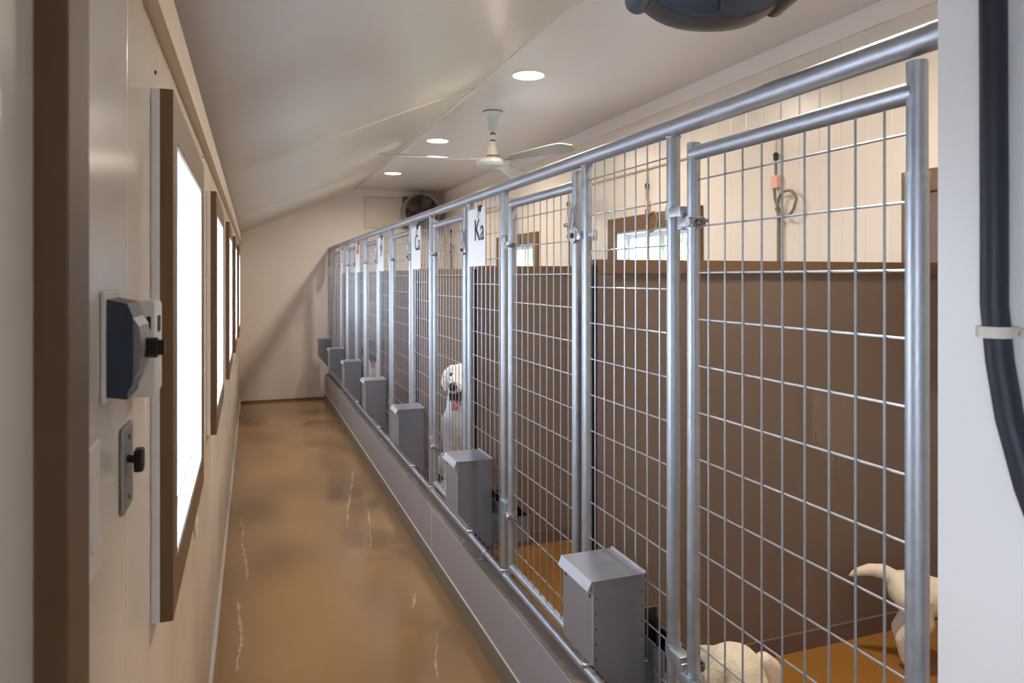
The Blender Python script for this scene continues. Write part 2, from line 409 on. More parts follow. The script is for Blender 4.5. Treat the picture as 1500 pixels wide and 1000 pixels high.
# curb in front of the pens
cb = thing('kennel_curb', 'long taupe panelled curb under the mesh fence', 'curb', (0, 0, 0), kind='structure')
bm = nb(); bx(bm, XC+.008, XC+.118, .812, YB, 0, ZC, bev=0); obj('curb_core', bm, 'curb_top', cb)
J = [.812, 4.40, 8.02, YB]
for i in range(3): boxobj('curb_panel', (XC, XC+.008, J[i]+.004, J[i+1]-.004, .095, ZC-.004), 'curb', cb)
for y in (4.40, 8.02): boxobj('joint_caulk', (XC-.0008, XC+.006, y-.004, y+.004, .095, ZC-.006), 'caulk', cb)
bm = nb(); prism(bm, [(XC-.016, 0), (XC+.008, 0), (XC+.008, .095), (XC-.004, .095)], 'y', .812, YB); obj('base_strip', bm, 'curb_base', cb)
bm = nb(); prism(bm, [(XC-.005, .092), (XC+.004, .092), (XC+.004, .101), (XC-.003, .101)], 'y', .812, YB); obj('caulk_line', bm, 'caulk', cb)

# ================================================================== FENCE
def galv_tube(pts, r, seg=16):
    bm = nb(); tube(bm, pts, r, seg); return bm
RPIPE = .0185
tr = thing('top_rail', 'thick galvanised pipe running along the top of the kennel fence', 'rail', (XF, .812, ZT))
obj('pipe', galv_tube([(0, 0, 0), (0, YB-.812, 0)], .026, 20), 'galv', tr, True)
for y in (Y0+2*P-.16, Y0+5*P-.1): obj('pipe_joint', galv_tube([(0, y-.812-.004, 0), (0, y-.812+.004, 0)], .0265, 20), 'dark_metal', tr, True)
obj('wall_flange', galv_tube([(0, 0, 0), (0, .012, 0)], .045, 20), 'zinc', tr, True)
br = thing('bottom_rail', 'galvanised pipe lying along the curb under the fence', 'rail', (XF, .812, ZB-.012))
obj('pipe', galv_tube([(0, 0, 0), (0, YB-.812, 0)], RPIPE, 16), 'galv', br, True)
for k in range(7):
    y = Y0+k*P+.28-.812
    obj('saddle_clamp', galv_tube([(0, y-.02, 0), (0, y+.02, 0)], RPIPE+.003, 16), 'zinc', br, True)
    bmf = nb(); bx(bmf, -.05, .05, y-.015, y+.015, -.031, -.026); obj('clamp_foot', bmf, 'zinc', br)

# wires (shared meshes)
PW = P-G
WR = .0027
def wire_mesh(name, v, r=WR):
    bm = nb(); tube(bm, [(0, 0, 0), v], r, 6); return mesh(name, bm, 'wire', True)
zpb, zpt = ZB, ZT-.022
wm_pv = wire_mesh('panel_vertical_wire', (0, 0, zpt-zpb)); wm_ph = wire_mesh('panel_horizontal_wire', (0, PW, 0))
pan = thing('fence_panel', 'x', 'fence panel', (XF, Y0, 0), group='mesh fence panels between the kennel gates')
bm = nb(); tube(bm, [(0, 0, ZB-.01), (0, 0, ZT-.01)], RPIPE+.0015, 16); obj('hinge_post', bm, 'galv', pan, True)
bm = nb(); tube(bm, [(0, PW, ZB-.01), (0, PW, ZT-.01)], RPIPE, 16); obj('latch_post', bm, 'galv', pan, True)
for i in range(7): obj('vertical_wire', wm_pv, None, pan, loc=(-.002, PW*(i+1)/8, zpb))
for i in range(14): obj('horizontal_wire', wm_ph, None, pan, loc=(.003, 0, H+.355-.13*i))
for z in (ZB+.015, ZT-.028):
    for y in (0, PW):
        bm = nb(); lathe(bm, [(.019, -.006), (.023, 0), (.019, .006)], 14, (0, y, z)); obj('weld_bead', bm, 'zinc', pan, True)

# gates
GW = .702; GZ0 = .478; GZT = H+.3625-.018
gate = thing('kennel_gate', 'x', 'gate', (XF, Y0-.10, 0), group='galvanised mesh kennel gates')
def open_pipe(z0, z1, y, r=RPIPE):
    bm = nb(); seg = 16
    prof = [(r, z0), (r, z1), (r-.003, z1+.001), (r-.003, z1-.02), (0.001, z1-.021)]
    rings = [[bm.verts.new((q*math.cos(2*PI*k/seg), y+q*math.sin(2*PI*k/seg), z)) for k in range(seg)] for q, z in prof]
    for i in range(len(prof)-1):
        for k in range(seg): bm.faces.new((rings[i][k], rings[i][(k+1) % seg], rings[i+1][(k+1) % seg], rings[i+1][k]))
    bm.faces.new(rings[0][::-1]); return bm
obj('hinge_stile', open_pipe(GZ0-.03, GZT+.03, 0), 'galv', gate, True)
obj('latch_stile', open_pipe(GZ0-.03, GZT+.055, -GW), 'galv', gate, True)
obj('gate_top_bar', galv_tube([(0, 0, GZT), (0, -GW, GZT)], .0205), 'galv', gate, True)
obj('gate_bottom_bar', galv_tube([(0, 0, GZ0), (0, -GW, GZ0)], RPIPE), 'galv', gate, True)
wm_gv = wire_mesh('gate_vertical_wire', (0, 0, GZT-GZ0)); wm_gh = wire_mesh('gate_horizontal_wire', (0, -GW, 0))
for i in range(9): obj('vertical_wire', wm_gv, None, gate, loc=(-.002, -GW*(i+1)/10, GZ0))
for i in range(13): obj('horizontal_wire', wm_gh, None, gate, loc=(.003, 0, H+.27-.1285*i))
def hinge(z, s):
    bm = nb()
    tube(bm, [(0, .10, z-.018*0+.002), (0, .10, z+.04)], RPIPE+.0055, 16)         # band on the post
    bx(bm, -.026, .016, .028, .088, z+.006, z+.036, bev=.003)
    bx(bm, -.024, .012, .022, .046, z-.03, z+.02, bev=.003)
    tube(bm, [(0, 0, z-.030), (0, 0, z+.004)], RPIPE+.0055, 16)                   # band on the stile
    bx(bm, -.030, -.012, -.034, .034, z-.026, z+.0, bev=.003)
    h = obj('hinge', bm, 'zinc', gate, True)
    b2 = nb(); tube(b2, [(-.028, -.022, z-.013), (-.036, -.022, z-.013)], .013, 12); obj('bolt_head', b2, 'zinc', h, True)
    b3 = nb(); tube(b3, [(-.005, -.02, z-.013), (-.005, -.052, z-.012)], .011, 8); tube(b3, [(-.005, -.05, z-.012), (-.005, -.072, z-.012)], .005, 8); obj('bolt', b3, 'bolt', h, True)
hinge(H+.165, 1); hinge(.735, 1)
# fork latch at the free stile
zl = H+.155
bm = nb()
tube(bm, [(0, -GW, zl-.016), (0, -GW, zl+.016)], RPIPE+.005, 16)
tube(bm, [(-.022, -GW-.030, zl), (-.033, -GW-.030, zl)], .029, 18)
bx(bm, -.030, -.022, -GW-.085, -GW, zl-.016, zl+.016, bev=.002)
lt = obj('latch', bm, 'zinc', gate, True)
bm = nb(); ov = []
for k in range(17):
    a = 2*PI*k/16; ov.append((-.033, -GW-.028+.013*math.cos(a), zl+.070+.042*math.sin(a)))
tube(bm, ov, .006, 8); obj('latch_loop', bm, 'zinc', lt, True)
bm = nb(); tube(bm, [(-.02, -GW-.02, zl+.048), (-.02, -GW+.06, zl+.046)], .005, 8); tube(bm, [(-.02, -GW+.058, zl+.046), (-.02, -GW+.062, zl+.046)], .008, 10); obj('latch_pin', bm, 'zinc', lt, True)
bm = nb(); tube(bm, [(-.033, -GW-.03, zl), (-.040, -GW-.03, zl)], .010, 10); obj('latch_bolt', bm, 'dark_metal', lt, True)
bm = nb(); bx(bm, .016, .026, -GW-.12, -GW-.10, zl-.02, zl+.02, bev=.002); bx(bm, -.004, .004, -GW-.15, -GW-.085, zl-.006, zl+.006); obj('latch_keeper', bm, 'zinc', lt)

ORD = ['nearest', 'second', 'third', 'fourth', 'fifth', 'sixth', 'farthest']
PLAB = ['mesh fence panel behind the nearest feeder box, between the two largest gates',
        'mesh fence panel with the paper sign lettered Ka',
        'mesh fence panel with the paper sign lettered Ca',
        'fourth mesh fence panel from the camera, carrying the M sign',
        'fifth mesh fence panel, with the orange-printed sheet',
        'sixth mesh fence panel, with the Z sign',
        'farthest mesh fence panel, ending at the end wall']
GLAB = ['nearest galvanised gate, cut off by the white wall corner',
        'second galvanised gate, between the first two feeder boxes',
        'third galvanised gate, with the white dog behind it',
        'fourth galvanised gate from the camera, beside the Ca sign',
        'fifth galvanised gate, with the black dog behind it',
        'sixth galvanised gate from the camera',
        'farthest galvanised gate, next to the Z sign']
for k in range(7):
    if k == 0: pan['label'] = PLAB[0]; gate['label'] = GLAB[0]
    else:
        dup(pan, (XF, Y0+k*P, 0), PLAB[k]); dup(gate, (XF, Y0-.10+k*P, 0), GLAB[k])
for ch in list(gate.children):
    if ch.name.startswith('latch') and not ch.name.startswith('latch_stile'):
        for g_ in list(ch.children): bpy.data.objects.remove(g_)
        bpy.data.objects.remove(ch)
bm = nb(); tube(bm, [(0, -GW, GZ0-.03), (0, -GW, H+.188)], RPIPE+.0022, 18); obj('stile_sleeve', bm, 'galv', gate, True)
bm = nb(); tube(bm, [(0, -GW, H+.186), (0, -GW, H+.194)], RPIPE+.0032, 18); obj('sleeve_collar', bm, 'zinc', gate, True)
gp = thing('latch_post', 'galvanised post at the white wall corner, hidden behind the nearest gate', 'post', (XF, Y0-G, ZC))
bm = nb(); tube(bm, [(0, 0, 0), (0, 0, ZT-ZC-.01)], RPIPE, 16); obj('pipe', bm, 'galv', gp, True)
bm = nb(); bx(bm, -.04, .04, -.04, .04, 0, .006); obj('foot_plate', bm, 'zinc', gp)

# ================================================================== KENNEL DIVIDERS
DL = ['brown divider panel right behind the nearest gate', 'second brown divider panel, behind the second gate', 'third brown divider panel from the camera',
      'fourth brown divider panel, behind the Ca sign', 'fifth brown divider panel from the camera', 'farthest brown divider panel near the end wall']
x0, x1 = .035, XW-XF-.002
dv = thing('kennel_divider', DL[0], 'divider', (XF, Y0+P-G, ZP), group='brown divider panels between kennels')
zt = 1.905-ZP
boxobj('panel', (x0+.05, x1, -.018, .018, 0, zt-.045), 'div', dv)
boxobj('cap_board', (x0, x1, -.026, .026, zt-.05, zt), 'div_cap', dv)
boxobj('edge_stile', (x0, x0+.06, -.024, .024, 0, zt-.05), 'div_base', dv)
boxobj('edge_strip', (x0-.012, x0, -.012, .012, .05, zt-.02), 'rubber', dv)
for s in (-1, 1):
    boxobj('baseboard', (x0+.06, x1, s*.018, s*.030, 0, .072), 'div_base', dv)
D0 = dv
for k in range(1, 6): dup(dv, (XF, Y0+P-G+k*P, ZP), DL[k])

# pale worn patch on the nearest divider
bm = nb()
for i in range(26):
    xa = 2.19+.009*i-XF; h = .20+.10*math.sin(i/25*PI)+random.uniform(-.05, .04)
    prism(bm, [(xa, 1.375-.002*i-h-ZP), (xa+.009, 1.375-.002*i-h-ZP), (xa+.009, 1.375-.002*i-ZP), (xa, 1.375-.002*i-ZP)], 'y', -.0186, -.0180)
obj('worn_patch', bm, 'worn', D0)

# ================================================================== FEEDERS
FL = ['nearest steel feeder box hung on the mesh fence', 'second steel feeder box from the camera, beside the white dog', 'third steel feeder box along the fence',
      'fourth steel feeder box along the fence', 'fifth steel feeder box along the fence', 'sixth steel feeder box along the fence', 'farthest steel feeder box, jutting out before the end wall']
fy = .1125; fw = .21; ztop = .935
fd = thing('dog_feeder', FL[0], 'feeder', (XF-.004, Y0+fy, 0), group='steel feeder boxes along the kennel fence')
bm = nb(); prism(bm, [(-.200, ztop), (-.024, ztop), (-.024, .52), (-.04, .50), (-.200, .685)], 'y', 0, fw); obj('body', bm, 'steel', fd)
bm = nb(); bx(bm, -.206, -.022, -.004, fw+.004, ztop, ztop+.004); lid = obj('lid', bm, 'steel', fd)
bm = nb(); prism(bm, [(-.206, ztop+.005), (-.204, ztop-.003), (-.216, ztop-.026), (-.219, ztop-.024)], 'y', -.002, fw+.002); obj('lid_lip', bm, 'steel_l', lid)
bm = nb(); bx(bm, -.026, -.020, -.004, fw+.004, ztop+.001, ztop+.009); obj('lid_hinge', bm, 'steel_l', lid)
bm = nb(); bx(bm, -.2015, -.198, -.0015, .003, .69, ztop-.002); obj('seam_edge', bm, 'steel_l', fd)
for i in range(5):
    for x in (-.190, -.034):
        bm = nb(); bx(bm, x-.002, x+.002, -.002, .001, ztop-.05-.045*i-.002, ztop-.05-.045*i+.002); obj('rivet', bm, 'dark_metal', fd)
for y in (.02, fw-.02):
    bm = nb(); bx(bm, -.2025, -.199, y-.003, y+.003, ztop-.052, ztop-.042); obj('screw', bm, 'dark_metal', fd)
bm = nb(); ya, yb, xa, xb, za, zb_ = -.055, fw+.015, .010, .160, .53, .665
bx(bm, xa, xb, ya, ya+.003, za, zb_-.012); bx(bm, xa, xb, yb-.003, yb, za, zb_+.05); bx(bm, xb-.003, xb, ya+.003, yb-.003, za, zb_-.012); bx(bm, xa, xa+.003, ya+.003, yb-.003, za, zb_+.05); bx(bm, xa+.003, xb-.003, ya+.003, yb-.003, za, za+.003)
tg = obj('trough', bm, 'steel', fd)
bm = nb(); q = .0035
bx(bm, xa+q, xb-q, ya+q, ya+q+.002, za+q, zb_-.016); bx(bm, xa+q, xb-q, yb-q-.002, yb-q, za+q, zb_+.045); bx(bm, xb-q-.002, xb-q, ya+q, yb-q, za+q, zb_-.016); bx(bm, xa+q, xa+q+.002, ya+q, yb-q, za+q, zb_+.045)
obj('trough_liner', bm, 'black', tg)
boxobj('kibble', (xa+.006, xb-.006, ya+.006, yb-.006, za+.004, za+.055), 'kibble', tg)
boxobj('throat', (-.03, .010, .01, fw-.01, .53, .66), 'steel', fd)
boxobj('mounting_strap', (.010, .018, -.016, -.008, .70, .80), 'black', fd)
for k in range(1, 7):
    r_ = dup(fd, (XF-.004, Y0+fy+k*P, 0), FL[k])
    if k > 1:                                    # too far off to show the trough inside the pen
        for ch in list(r_.children):
            if ch.name.split('.')[0] in ('trough', 'throat', 'mounting_strap'):
                for g_ in list(ch.children): bpy.data.objects.remove(g_)
                bpy.data.objects.remove(ch)

# ================================================================== PAPER SIGNS
def text_mesh(name, s, size, m):
    cu = bpy.data.curves.new(name, 'FONT'); cu.body = s; cu.size = size; cu.extrude = .0004
    o = bpy.data.objects.new(name, cu); C.objects.link(o)
    bpy.context.view_layer.update()
    me = bpy.data.meshes.new_from_object(o.evaluated_get(bpy.context.evaluated_depsgraph_get()))
    bpy.data.objects.remove(o); bpy.data.curves.remove(cu)
    me.materials.clear(); me.materials.append(M[m]); return me
SH, SWD = .305, .30
def sign(k, text, label):
    yl = Y0+k*P+PW-.055                                   # beside the far post of panel k
    t = thing('paper_sign', label, 'sign', (XF-.026, yl, H+.06), group='paper signs clipped to the fence')
    bm = nb(); n = 10; pts = []
    for i in range(n+1):
        u = i/n; pts.append((-.004+.010*math.sin(u*PI)*.5, -SWD*u))
    out = [(p[0], p[1]) for p in pts]+[(p[0]+.0012, p[1]) for p in reversed(pts)]
    prism(bm, out, 'z', 0, SH); obj('sheet', bm, 'paper', t)
    if text:
        me = text_mesh('lettering', text, .165, 'ink')
        for v in me.vertices:                             # stand the flat text up on the sheet, reading towards the camera end
            x, y, z = v.co; u = (x+.10)
            v.co = (-.0062+.010*math.sin(min(1, u/SWD)*PI)*.5 + z, -u, y+.135)
        obj('lettering', me, None, t)
    bm = nb(); bx(bm, -.008, .008, -SWD*.72, -SWD*.60, SH-.02, SH+.012, bev=.002); cl = obj('binder_clip', bm, 'dark_metal', t)
    bm = nb(); tube(bm, [(-.006, -SWD*.70, SH-.02), (-.012, -SWD*.69, SH-.055), (-.012, -SWD*.63, SH-.055), (-.006, -SWD*.62, SH-.02)], .0018, 6); obj('clip_handle', bm, 'zinc', cl)
    return t
sign(1, 'Ka', 'white paper sign with the dark letters Ka')
sign(2, 'Ca', 'white paper sign with the dark letters Ca')
sign(3, 'M', 'narrow-looking white paper sign with the letter M')
s4 = sign(4, '', 'white paper sheet with an orange print at its top')
bm = nb(); bx(bm, -.0055, -.002, -.22, -.06, .20, .29); obj('print', bm, 'ink_red', s4)
sign(5, 'Z', 'white paper sign with the letter Z')
s6 = sign(6, '', 'pinkish paper sheet on the farthest fence panel')
bm = nb(); bx(bm, -.0055, -.002, -.26, -.04, .10, .28); obj('print', bm, 'ink_pink', s6)

# ================================================================== CEILING LIGHTS, FAN, REEL
def downlight(y, label):
    t = thing('ceiling_light', label, 'light', (1.76, y, ZR), group='round recessed ceiling lights')
    bm = nb(); lathe(bm, [(.125, 0), (.125, -.004), (.105, -.009), (.103, -.002)], 32); obj('trim_ring', bm, 'lamp_ring', t, True)
    bm = nb(); lathe(bm, [(.102, -.001), (.102, -.006), (.001, -.0065)], 32); obj('diffuser', bm, 'lamp', t, True)
    ld = bpy.data.lights.new('lamp_light', 'AREA'); ld.shape = 'DISK'; ld.size = .2; ld.energy = 27; ld.spread = math.radians(168); ld.color = (1, .88, .73)
    o = bpy.data.objects.new('lamp_light', ld); C.objects.link(o); o.parent = t; o.location = (0, 0, -.02)
for y, lab in ((1.98, 'round recessed ceiling light out of view above the nearest gate'), (4.41, 'largest round lit ceiling light in view'), (6.84, 'middle round lit ceiling light behind the ceiling fan'), (9.18, 'farthest round lit ceiling light')):
    downlight(y, lab)

fan = thing('ceiling_fan', 'white three-blade ceiling fan hanging above the kennels', 'fan', (1.88, 5.5, ZR))
bm = nb(); lathe(bm, [(.078, 0), (.080, -.008), (.060, -.03), (.043, -.07), (.038, -.155), (.030, -.16)], 28); obj('canopy', bm, 'fan', fan, True)
bm = nb(); lathe(bm, [(.084, -.0005), (.084, -.006)], 28); obj('canopy_gasket', bm, 'dark_metal', fan, True)
bm = nb(); lathe(bm, [(.014, -.15), (.014, -.30)], 16); rod = obj('rod', bm, 'fan', fan, True)
for z in (-.175, -.232): bm = nb(); lathe(bm, [(.021, z), (.024, z-.006), (.021, z-.012)], 16); obj('rod_collar', bm, 'dark_metal', rod, True)
bm = nb(); lathe(bm, [(.024, -.245), (.030, -.285), (.042, -.345), (.05, -.362)], 24); obj('motor_cup', bm, 'fan_tan', fan, True)
bm = nb(); lathe(bm, [(.055, -.36), (.058, -.378), (.05, -.384)], 24); obj('motor_band', bm, 'fan_dark', fan, True)
bm = nb(); lathe(bm, [(.05, -.382), (.11, -.386), (.135, -.404), (.138, -.424), (.125, -.444), (.09, -.462), (.03, -.470), (.005, -.471)], 32); mt = obj('motor_housing', bm, 'fan', fan, True)
def blade(ang):
    bm = nb(); outl = []
    n = 14
    up_ = []; lo_ = []
    for i in range(n+1):
        u = i/n; r = .12+.83*u
        wd = (.036+.066*u) if u < .82 else (.09*math.sqrt(max(0, 1-((u-.82)/.18)**2)))+.002
        up_.append((r, wd)); lo_.append((r, -wd*.75))
    pts = up_+lo_[::-1]
    top = []; bot = []
    for x, y in pts:
        z = -.398-y*.26-.015*(x/.95)
        top.append(bm.verts.new((x, y, z+.003))); bot.append(bm.verts.new((x, y, z-.003)))
    m_ = len(pts); bm.faces.new(top); bm.faces.new(bot[::-1])
    for i in range(m_): bm.faces.new((top[i], top[(i+1) % m_], bot[(i+1) % m_], bot[i]))
    b = obj('blade', bm, 'blade', fan, rot=(0, 0, ang))
    bm = nb(); bx(bm, .09, .22, -.02, .02, -.406, -.396); obj('blade_arm', bm, 'fan', b)
for a in (-72, 53, 184): blade(math.radians(a))

# reel housing hanging from the ceiling near the camera
RX, RY = 1.15, 1.60
rl = thing('hose_reel', 'dark slate-blue rounded plastic housing hanging from the ceiling at the top edge', 'reel', (RX, RY, 2.70), rotz=-.30)
def oval(rx, rz, n=44, e=2.3):
    o = []
    for i in range(n):
        a = 2*PI*i/n; c, s = math.cos(a), math.sin(a)
        o.append((rx*abs(c)**(2/e)*(1 if c >= 0 else -1), rz*abs(s)**(2/e)*(1 if s >= 0 else -1)))
    return o
def oval_shell(name, prof, m, par):
    bm = nb(); rings = []
    for (k, y, e) in prof:
        rings.append([bm.verts.new((x*k, y, z*k)) for x, z in oval(.232, .205, e=e)])
    n = len(rings[0])
    for i in range(len(rings)-1):
        for j in range(n): bm.faces.new((rings[i][j], rings[i][(j+1) % n], rings[i+1][(j+1) % n], rings[i+1][j]))
    bm.faces.new(rings[0][::-1]); bm.faces.new(rings[-1]); return obj(name, bm, m, par, True)
oval_shell('drum', [(.86, -.09, 2.3), (.97, -.085, 2.3), (1, -.05, 2.3), (1, -.01, 2.3), (.95, .02, 2.3)], 'slate_d', rl)
fc = oval_shell('face_cover', [(.50, -.125, 2.2), (.84, -.118, 2.2), (.95, -.104, 2.2), (.965, -.084, 2.3)], 'slate', rl)
bm = nb(); tube(bm, [(.0, -.122, -.19), (.01, -.124, .1)], .006, 8); obj('face_rib', bm, 'slate', fc, True)
for sx, nm in ((-.185, 'slate'), (.185, 'slate_d')):
    bm = nb(); tube(bm, [(sx, -.12, -.125), (sx, .0, -.125)], .034, 18); obj('corner_lug', bm, nm, rl, True)
boxobj('mounting_plate', (-.09, .09, -.06, .015, .205, .245), 'slate_d', rl, bev=.004)
bm = nb(); tube(bm, [(-.05, -.02, .24), (-.05, -.02, .31)], .012, 10); tube(bm, [(.05, -.02, .24), (.05, -.02, .36)], .012, 10); obj('hanger_rod', bm, 'zinc', rl, True)

# wall fan and hatch on the end wall
wf = thing('wall_fan', 'round brown drum fan mounted high on the end wall', 'fan', (2.52, YB, 2.86))
def ringtube(r0, r1, y0, y1, seg=36):
    bm = nb(); V = []
    for (r, y) in ((r0, y0), (r1, y0), (r1, y1), (r0, y1)):
        V.append([bm.verts.new((r*math.cos(2*PI*k/seg), y, r*math.sin(2*PI*k/seg))) for k in range(seg)])
    for i in range(4):
        for k in range(seg): bm.faces.new((V[i][k], V[i][(k+1) % seg], V[(i+1) % 4][(k+1) % seg], V[(i+1) % 4][k]))
    return bm
obj('drum', ringtube(.265, .29, -.30, -.06), 'fan_ring', wf, True)
bm = nb(); bx(bm, -.25, .25, -.06, -.0, -.25, .25); obj('backing_plate', bm, 'fan_dark', wf)
bm = nb(); tube(bm, [(0, -.25, 0), (0, -.08, 0)], .075, 20); obj('motor', bm, 'dark_metal', wf, True)
for a in range(4):
    bm = nb(); prism(bm, [(.05, -.04), (.25, -.10), (.255, .06), (.05, .04)], 'y', -.006, .006)
    obj('fan_blade', bm, 'fan_dark', wf, loc=(0, -.18, 0), rot=(.25*0, a*PI/2+.5, 0))
for r in (.10, .16, .22):
    obj('guard_ring', ringtube(r-.003, r+.003, -.304, -.298, 28), 'dark_metal', wf)
bm = nb()
for a in range(10):
    c, s = math.cos(a*PI/5), math.sin(a*PI/5); tube(bm, [(.06*c, -.30, .06*s), (.28*c, -.30, .28*s)], .003, 6)
obj('guard_spokes', bm, 'dark_metal', wf)
bm = nb(); tube(bm, [(.25, -.03, -.14), (.33, -.06, -.17), (.40, -.02, -.16)], .010, 8); obj('power_lead', bm, 'black', wf, True)
ht = thing('wall_hatch', 'square cream hatch panel on the end wall left of the drum fan', 'hatch', (1.70, YB, 2.62))
boxobj('panel', (0, .58, -.014, 0, 0, .46), 'wall_r', ht, bev=.003)
for a in ((-.02, 0, -.02, .48), (.58, .60, -.02, .48), (0, .58, .46, .48), (0, .58, -.02, 0)):
    boxobj('frame_strip', (a[0], a[1], -.02, 0, a[2], a[3]), 'trim_w', ht)

# ================================================================== WATER LINES ON THE RIGHT WALL
wp = thing('water_pipe', 'thin pinkish water pipe running along the kennel wall', 'pipe', (XW-.014, 3.36, H+.85))
obj('pipe', galv_tube([(0, 0, 0), (0, YB-3.40, 0)], .008, 10), 'copper', wp, True)
for k in range(1, 6):
    boxobj('pipe_clip', (-.004, .014, k*P-.4, k*P-.37, -.014, .014), 'clip', wp)
HY = [3.36, 4.80, 6.25, 7.70, 9.15, 10.5]
HL = ['looped grey-brown hose on the wall behind the nearest gate', 'looped hose hanging across the kennel window behind the nearest fence panel', 'looped hose behind the second gate', 'looped hose on the wall behind the third gate', 'looped hose behind the fourth gate', 'farthest looped hose near the end wall']
hz = thing('drinker_hose', HL[0], 'hose', (XW-.022, HY[0], H), group='looped drinker hoses on the kennel wall')
# the wall is seen from -x: towards the camera (smaller y) is to the right in the photo
bm = nb(); path = [(0, .0, .70), (0, .0, .60), (0, .012, .52), (0, .006, .46), (0, -.03, .395)]
for k in range(17):
    a = math.radians(195-k*22.5*1.0); path.append((-.012 if k < 9 else -.024, -.105+.078*-math.cos(a)*-1*-1, .425+.075*math.sin(a)))
obj('loop', (lambda b: (tube(b, path, .0085, 10), b)[1])(nb()), 'hose', hz, True); bm.free()
obj('drop_tube', galv_tube([(0, -.025, .40), (0, -.025, -.42)], .011, 10), 'hose', hz, True)
bm = nb(); lathe(bm, [(.010, .0), (.016, .008), (.013, .02), (.018, .03), (.010, .045)], 10, (0, 0, .69)); obj('fitting', bm, 'dark_metal', hz, True)
bm = nb(); tube(bm, [(0, 0, .73), (.006, 0, .85)], .008, 8); obj('riser', bm, 'copper', hz, True)
boxobj('tag', (-.014, .012, -.024, .024, .525, .600), 'tag', hz, bev=.003)
for i in range(1, 6): dup(hz, (XW-.022, HY[i], H), HL[i])

# ================================================================== LEFT WALL FITTINGS
x = xl(1.1)
sp = thing('speed_controller', 'dark slate-blue control box with black knob on the left wall', 'controller', (x, 1.03, H-.158))
bm = nb(); bx(bm, 0, .006, -.006, .106, -.004, .140, bev=.002); obj('back_plate', bm, 'white_p', sp)
bm = nb(); prism(bm, [(.006, .004), (.030, .0), (.030, .008), (.036, .020), (.036, .108), (.030, .124), (.006, .130)], 'y', 0, .10); obj('housing', bm, 'slate', sp)
bm = nb(); prism(bm, [(.0355, .022), (.043, .036), (.047, .064), (.043, .094), (.0355, .106)], 'y', .004, .096); obj('face', bm, 'grey_p', sp)
bm = nb(); tube(bm, [(.045, .05, .062), (.060, .05, .062)], .014, 16); tube(bm, [(.060, .05, .062), (.069, .05, .062)], .011, 16); obj('knob', bm, 'black', sp, True)
x = xl(1.25)
tm = thing('thermostat', 'white plastic thermostat box behind the slate-blue controller', 'thermostat', (x, 1.215, H-.185))
bm = nb(); bx(bm, 0, .042, 0, .085, 0, .150, bev=.008); obj('case', bm, 'white_p', tm, True)
for y in (.025, .045): boxobj('slot', (.0415, .0435, y-.006, y+.004, .10, .125), 'dark_metal', tm)
for xx in (.020, .032): boxobj('vent', (xx-.003, xx+.003, -.001, .002, .105, .125), 'dark_metal', tm)
sw = thing('light_switch', 'steel switch plate with black toggle beside the window casing', 'switch', (xl(1.2), 1.16, H-.348))
bm = nb(); bx(bm, 0, .007, 0, .085, 0, .126, bev=.003); obj('plate', bm, 'plate', sw)
bm = nb(); tube(bm, [(.006, .03, .078), (.016, .03, .076)], .006, 10); obj('stem', bm, 'black', sw, True)
bm = nb(); bx(bm, .016, .029, .018, .042, .058, .092, bev=.003); obj('toggle', bm, 'black', sw)
for z in (.018, .108): bm = nb(); tube(bm, [(.006, .0425, z), (.0085, .0425, z)], .004, 8); obj('screw', bm, 'dark_metal', sw)
ol = thing('wall_plate', 'blurred white cover plate on the wall below the controller', 'cover plate', (xl(.95), .875, H-.345))
bm = nb(); bx(bm, 0, .012, 0, .09, 0, .155, bev=.004); obj('plate', bm, 'white_p', ol)
for z in (.045, .105): bm = nb(); tube(bm, [(.011, .045, z), (.0135, .045, z)], .017, 16); obj('socket_face', bm, 'white_p', ol, True)
oo = thing('wall_outlet', 'small white outlet low on the wall below the windows', 'outlet', (xl(2.6), 2.55, .98))
bm = nb(); bx(bm, 0, .008, 0, .075, 0, .12, bev=.003); obj('plate', bm, 'white_p', oo)
for z in (.035, .085): bm = nb(); tube(bm, [(.007, .0375, z), (.010, .0375, z)], .016, 14); obj('socket_face', bm, 'white_p', oo, True)

# black cable on the utility wall
cbX = 1.02-.0185
pts = [(cbX, y-.011, z) for y, z in ((.722, 2.75), (.722, 2.3), (.72, 1.95), (.72, 1.80), (.712, 1.72), (.698, 1.64), (.672, 1.55), (.635, 1.46), (.58, 1.36), (.50, 1.27), (.38, 1.20), (.2, 1.16), (-.1, 1.15))]
bm = nb(); tube(bm, pts, .0175, 20)
cabl = thing('power_cable', 'thick black cable bending down the white wall at the right edge', 'cable', (0, 0, 0))
obj('jacket', bm, 'cable', cabl, True)
cc = thing('cable_clip', 'beige plastic clip with a screw holding the black cable', 'clip', (1.02, .709, H-.078))
bm = nb(); A_ = [PI/2+PI*k/14 for k in range(15)]
outl = [(0, .0225)]+[(-.0185+.0225*math.cos(a), .0225*math.sin(a)) for a in A_]+[(0, -.0225), (0, -.0185)]+[(-.0185+.0185*math.cos(a), .0185*math.sin(a)) for a in reversed(A_)]+[(0, .0185)]
prism(bm, outl, 'z', -.008, .008); bx(bm, -.012, 0, -.046, -.021, -.007, .007, bev=.002); obj('strap', bm, 'clip', cc)
bm = nb(); tube(bm, [(-.011, -.036, 0), (-.0145, -.036, 0)], .006, 12); obj('screw', bm, 'plate', cc, True)

